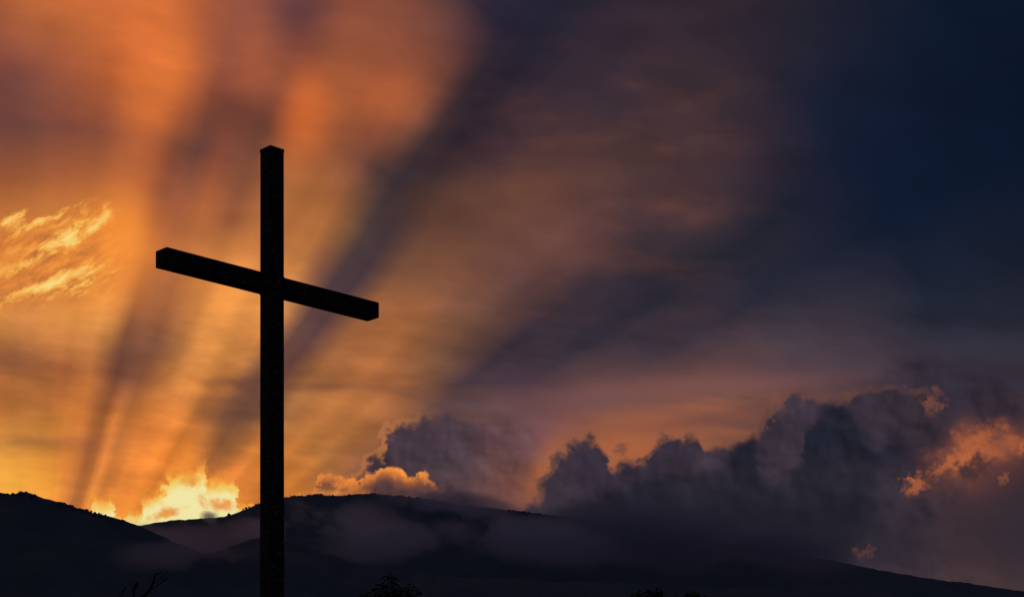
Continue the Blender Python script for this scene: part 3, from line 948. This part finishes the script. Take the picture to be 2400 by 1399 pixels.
# leafy trees along the bottom edge
def leaf_into(V_, F_, base, tip_dir, up, length, width, droop):
    """a pointed, folded, drooping leaf"""
    d = tip_dir.normalized(); side = d.cross(up)
    if side.length < 1e-3: side = d.cross(Vector((1, 0, 0)))
    side.normalize(); nrm = side.cross(d)
    b = len(V_)
    prof = ((0.0, 0.06), (0.18, 0.62), (0.42, 1.0), (0.7, 0.72), (0.88, 0.34), (1.0, 0.03))
    for t, w in prof:
        c = base + d * (length * t) - Vector((0, 0, 1)) * (droop * length * t * t)
        for s in (-1, 0, 1):
            V_.append(c + side * (s * w * width * 0.5) + nrm * (abs(s) * w * width * 0.16))
    for i in range(len(prof) - 1):
        for k in range(2):
            a = b + i * 3 + k
            F_.append((a, a + 1, a + 4, a + 3))


def leafy_tree(name, label, D, tops, root_px, leaf_len, seed, n_in=26, spread=0.5):
    rg = random.Random(seed)
    rt = P(root_px, 1500, D)
    root = Vector((rt.x, D, ground_z(rt.x, D) - 0.2))
    o = tag(empty(name, (root.x, root.y, root.z + 0.2)), label, 'tree', 'leafy trees along the bottom edge')
    crown_z = P(root_px, 1470, D).z
    T = Tubes()
    stem_top = Vector((root.x + 0.05, D, crown_z - 0.9))
    pp = smooth_path([root, root * 0.6 + stem_top * 0.4 + Vector((0.08, 0.05, 0)), stem_top], 6, 0.006)
    T.add(pp, [0.085 - 0.04 * i / (len(pp) - 1) for i in range(len(pp))], 9)
    mesh_obj('trunk', T.v, T.f, BARK, o, True)
    LV, LF = [], []
    Tb = Tubes()

    def shoot(tip, r0=0.022, dense=1.0):
        mid = stem_top.lerp(tip, 0.55) + Vector((rg.uniform(-.12, .12), rg.uniform(-.12, .12), rg.uniform(-.05, .1)))
        q = smooth_path([stem_top - Vector((0, 0, rg.uniform(0, .5))), mid, tip], 7)
        Tb.add(q, [r0 * (1 - 0.85 * i / (len(q) - 1)) for i in range(len(q))], 6)
        n = len(q)
        k = int(40 * dense)
        for j in range(k):
            t = 1.0 - 0.62 * (j / k) ** 1.15
            f = t * (n - 1); i = min(int(f), n - 2)
            c = q[i].lerp(q[i + 1], f - i)
            a = j * 2.4 + rg.uniform(-.3, .3)
            out = Vector((math.cos(a), math.sin(a), 0.55 - 0.5 * (1 - t) * 2 + rg.uniform(-.25, .25)))
            if j < 2: out = Vector((rg.uniform(-.5, .5), rg.uniform(-.5, .5), 1.0))
            L = leaf_len * rg.uniform(0.75, 1.15) * (0.7 if j < 3 else 1.0)
            leaf_into(LV, LF, c, out, Vector((0, 0, 1)), L, L * rg.uniform(0.48, 0.62), rg.uniform(0.35, 0.85))

    for (x, y, dy, dn) in tops:
        shoot(P(x, y, D) + Vector((0, dy, 0)), dense=dn)
    c0 = P(root_px, 1450, D)
    for j in range(n_in):
        a = rg.uniform(0, 6.28); r = spread * math.sqrt(rg.random())
        shoot(Vector((c0.x + r * math.cos(a), D + r * math.sin(a), c0.z + rg.uniform(-.45, .05) - 0.3 * r)), 0.016)
    mesh_obj('branches', Tb.v, Tb.f, BARK, o, True)
    mesh_obj('foliage', LV, LF, LEAF, o, False)
    return o


leafy_tree('leafy_tree', 'leafy treetop just right of the cross foot, tallest of the three', 25.0,
           [(917, 1350, 0, 1.3), (959, 1371, .1, 1.2), (979, 1387, -.1, .8), (938, 1378, .1, 1.0), (900, 1372, -.1, 1.1), (875, 1384, .1, .9), (847, 1391, 0, .7), (925, 1389, 0, 1.0), (903, 1391, .15, 1), (955, 1392, .15, 1)],
           912, 0.15, 5, 30, 0.42)
leafy_tree('leafy_tree', 'broad low leafy treetop at the bottom edge beside a smaller one', 30.0,
           [(1540, 1383, 0, 1.3), (1522, 1385, .1, 1.2), (1510, 1392, .1, 1.1), (1495, 1393, -.1, 1.2), (1482, 1396, .1, 1.0), (1552, 1394, .1, 1.0), (1533, 1393, -.2, 1.2)],
           1518, 0.15, 6, 30, 0.45)
leafy_tree('leafy_tree', 'smallest and rightmost leafy treetop peeping over the bottom edge', 30.0,
           [(1620, 1390, 0, 1.1), (1612, 1392, .1, 1.0), (1628, 1393, -.1, 1.0), (1584, 1395, .1, .8), (1654, 1397, .1, .8), (1618, 1398, .2, 1.2)],
           1620, 0.14, 7, 20, 0.36)

# ---------------------------------------------------------------- air between the slopes
bm = bmesh.new()
bmesh.ops.create_cube(bm, size=1.0)
bmesh.ops.scale(bm, vec=(11000.0, 9600.0, 1300.0), verts=bm.verts[:])
me = bpy.data.meshes.new('haze'); bm.to_mesh(me); bm.free()
hz = bpy.data.objects.new('haze', me); col.objects.link(hz)
hz.location = (0.0, 4300.0, 610.0)
hm = bpy.data.materials.new('haze_air'); hm.use_nodes = True
hn = hm.node_tree; hn.nodes.clear()
ho = hn.nodes.new('ShaderNodeOutputMaterial')
hv = hn.nodes.new('ShaderNodeVolumePrincipled')
hv.inputs['Color'].default_value = (0.52, 0.70, 1.0, 1)
hv.inputs['Density'].default_value = 2.0e-5
hn.links.new(hv.outputs[0], ho.inputs['Volume'])
me.materials.append(hm)
tag(hz, kind='stuff')
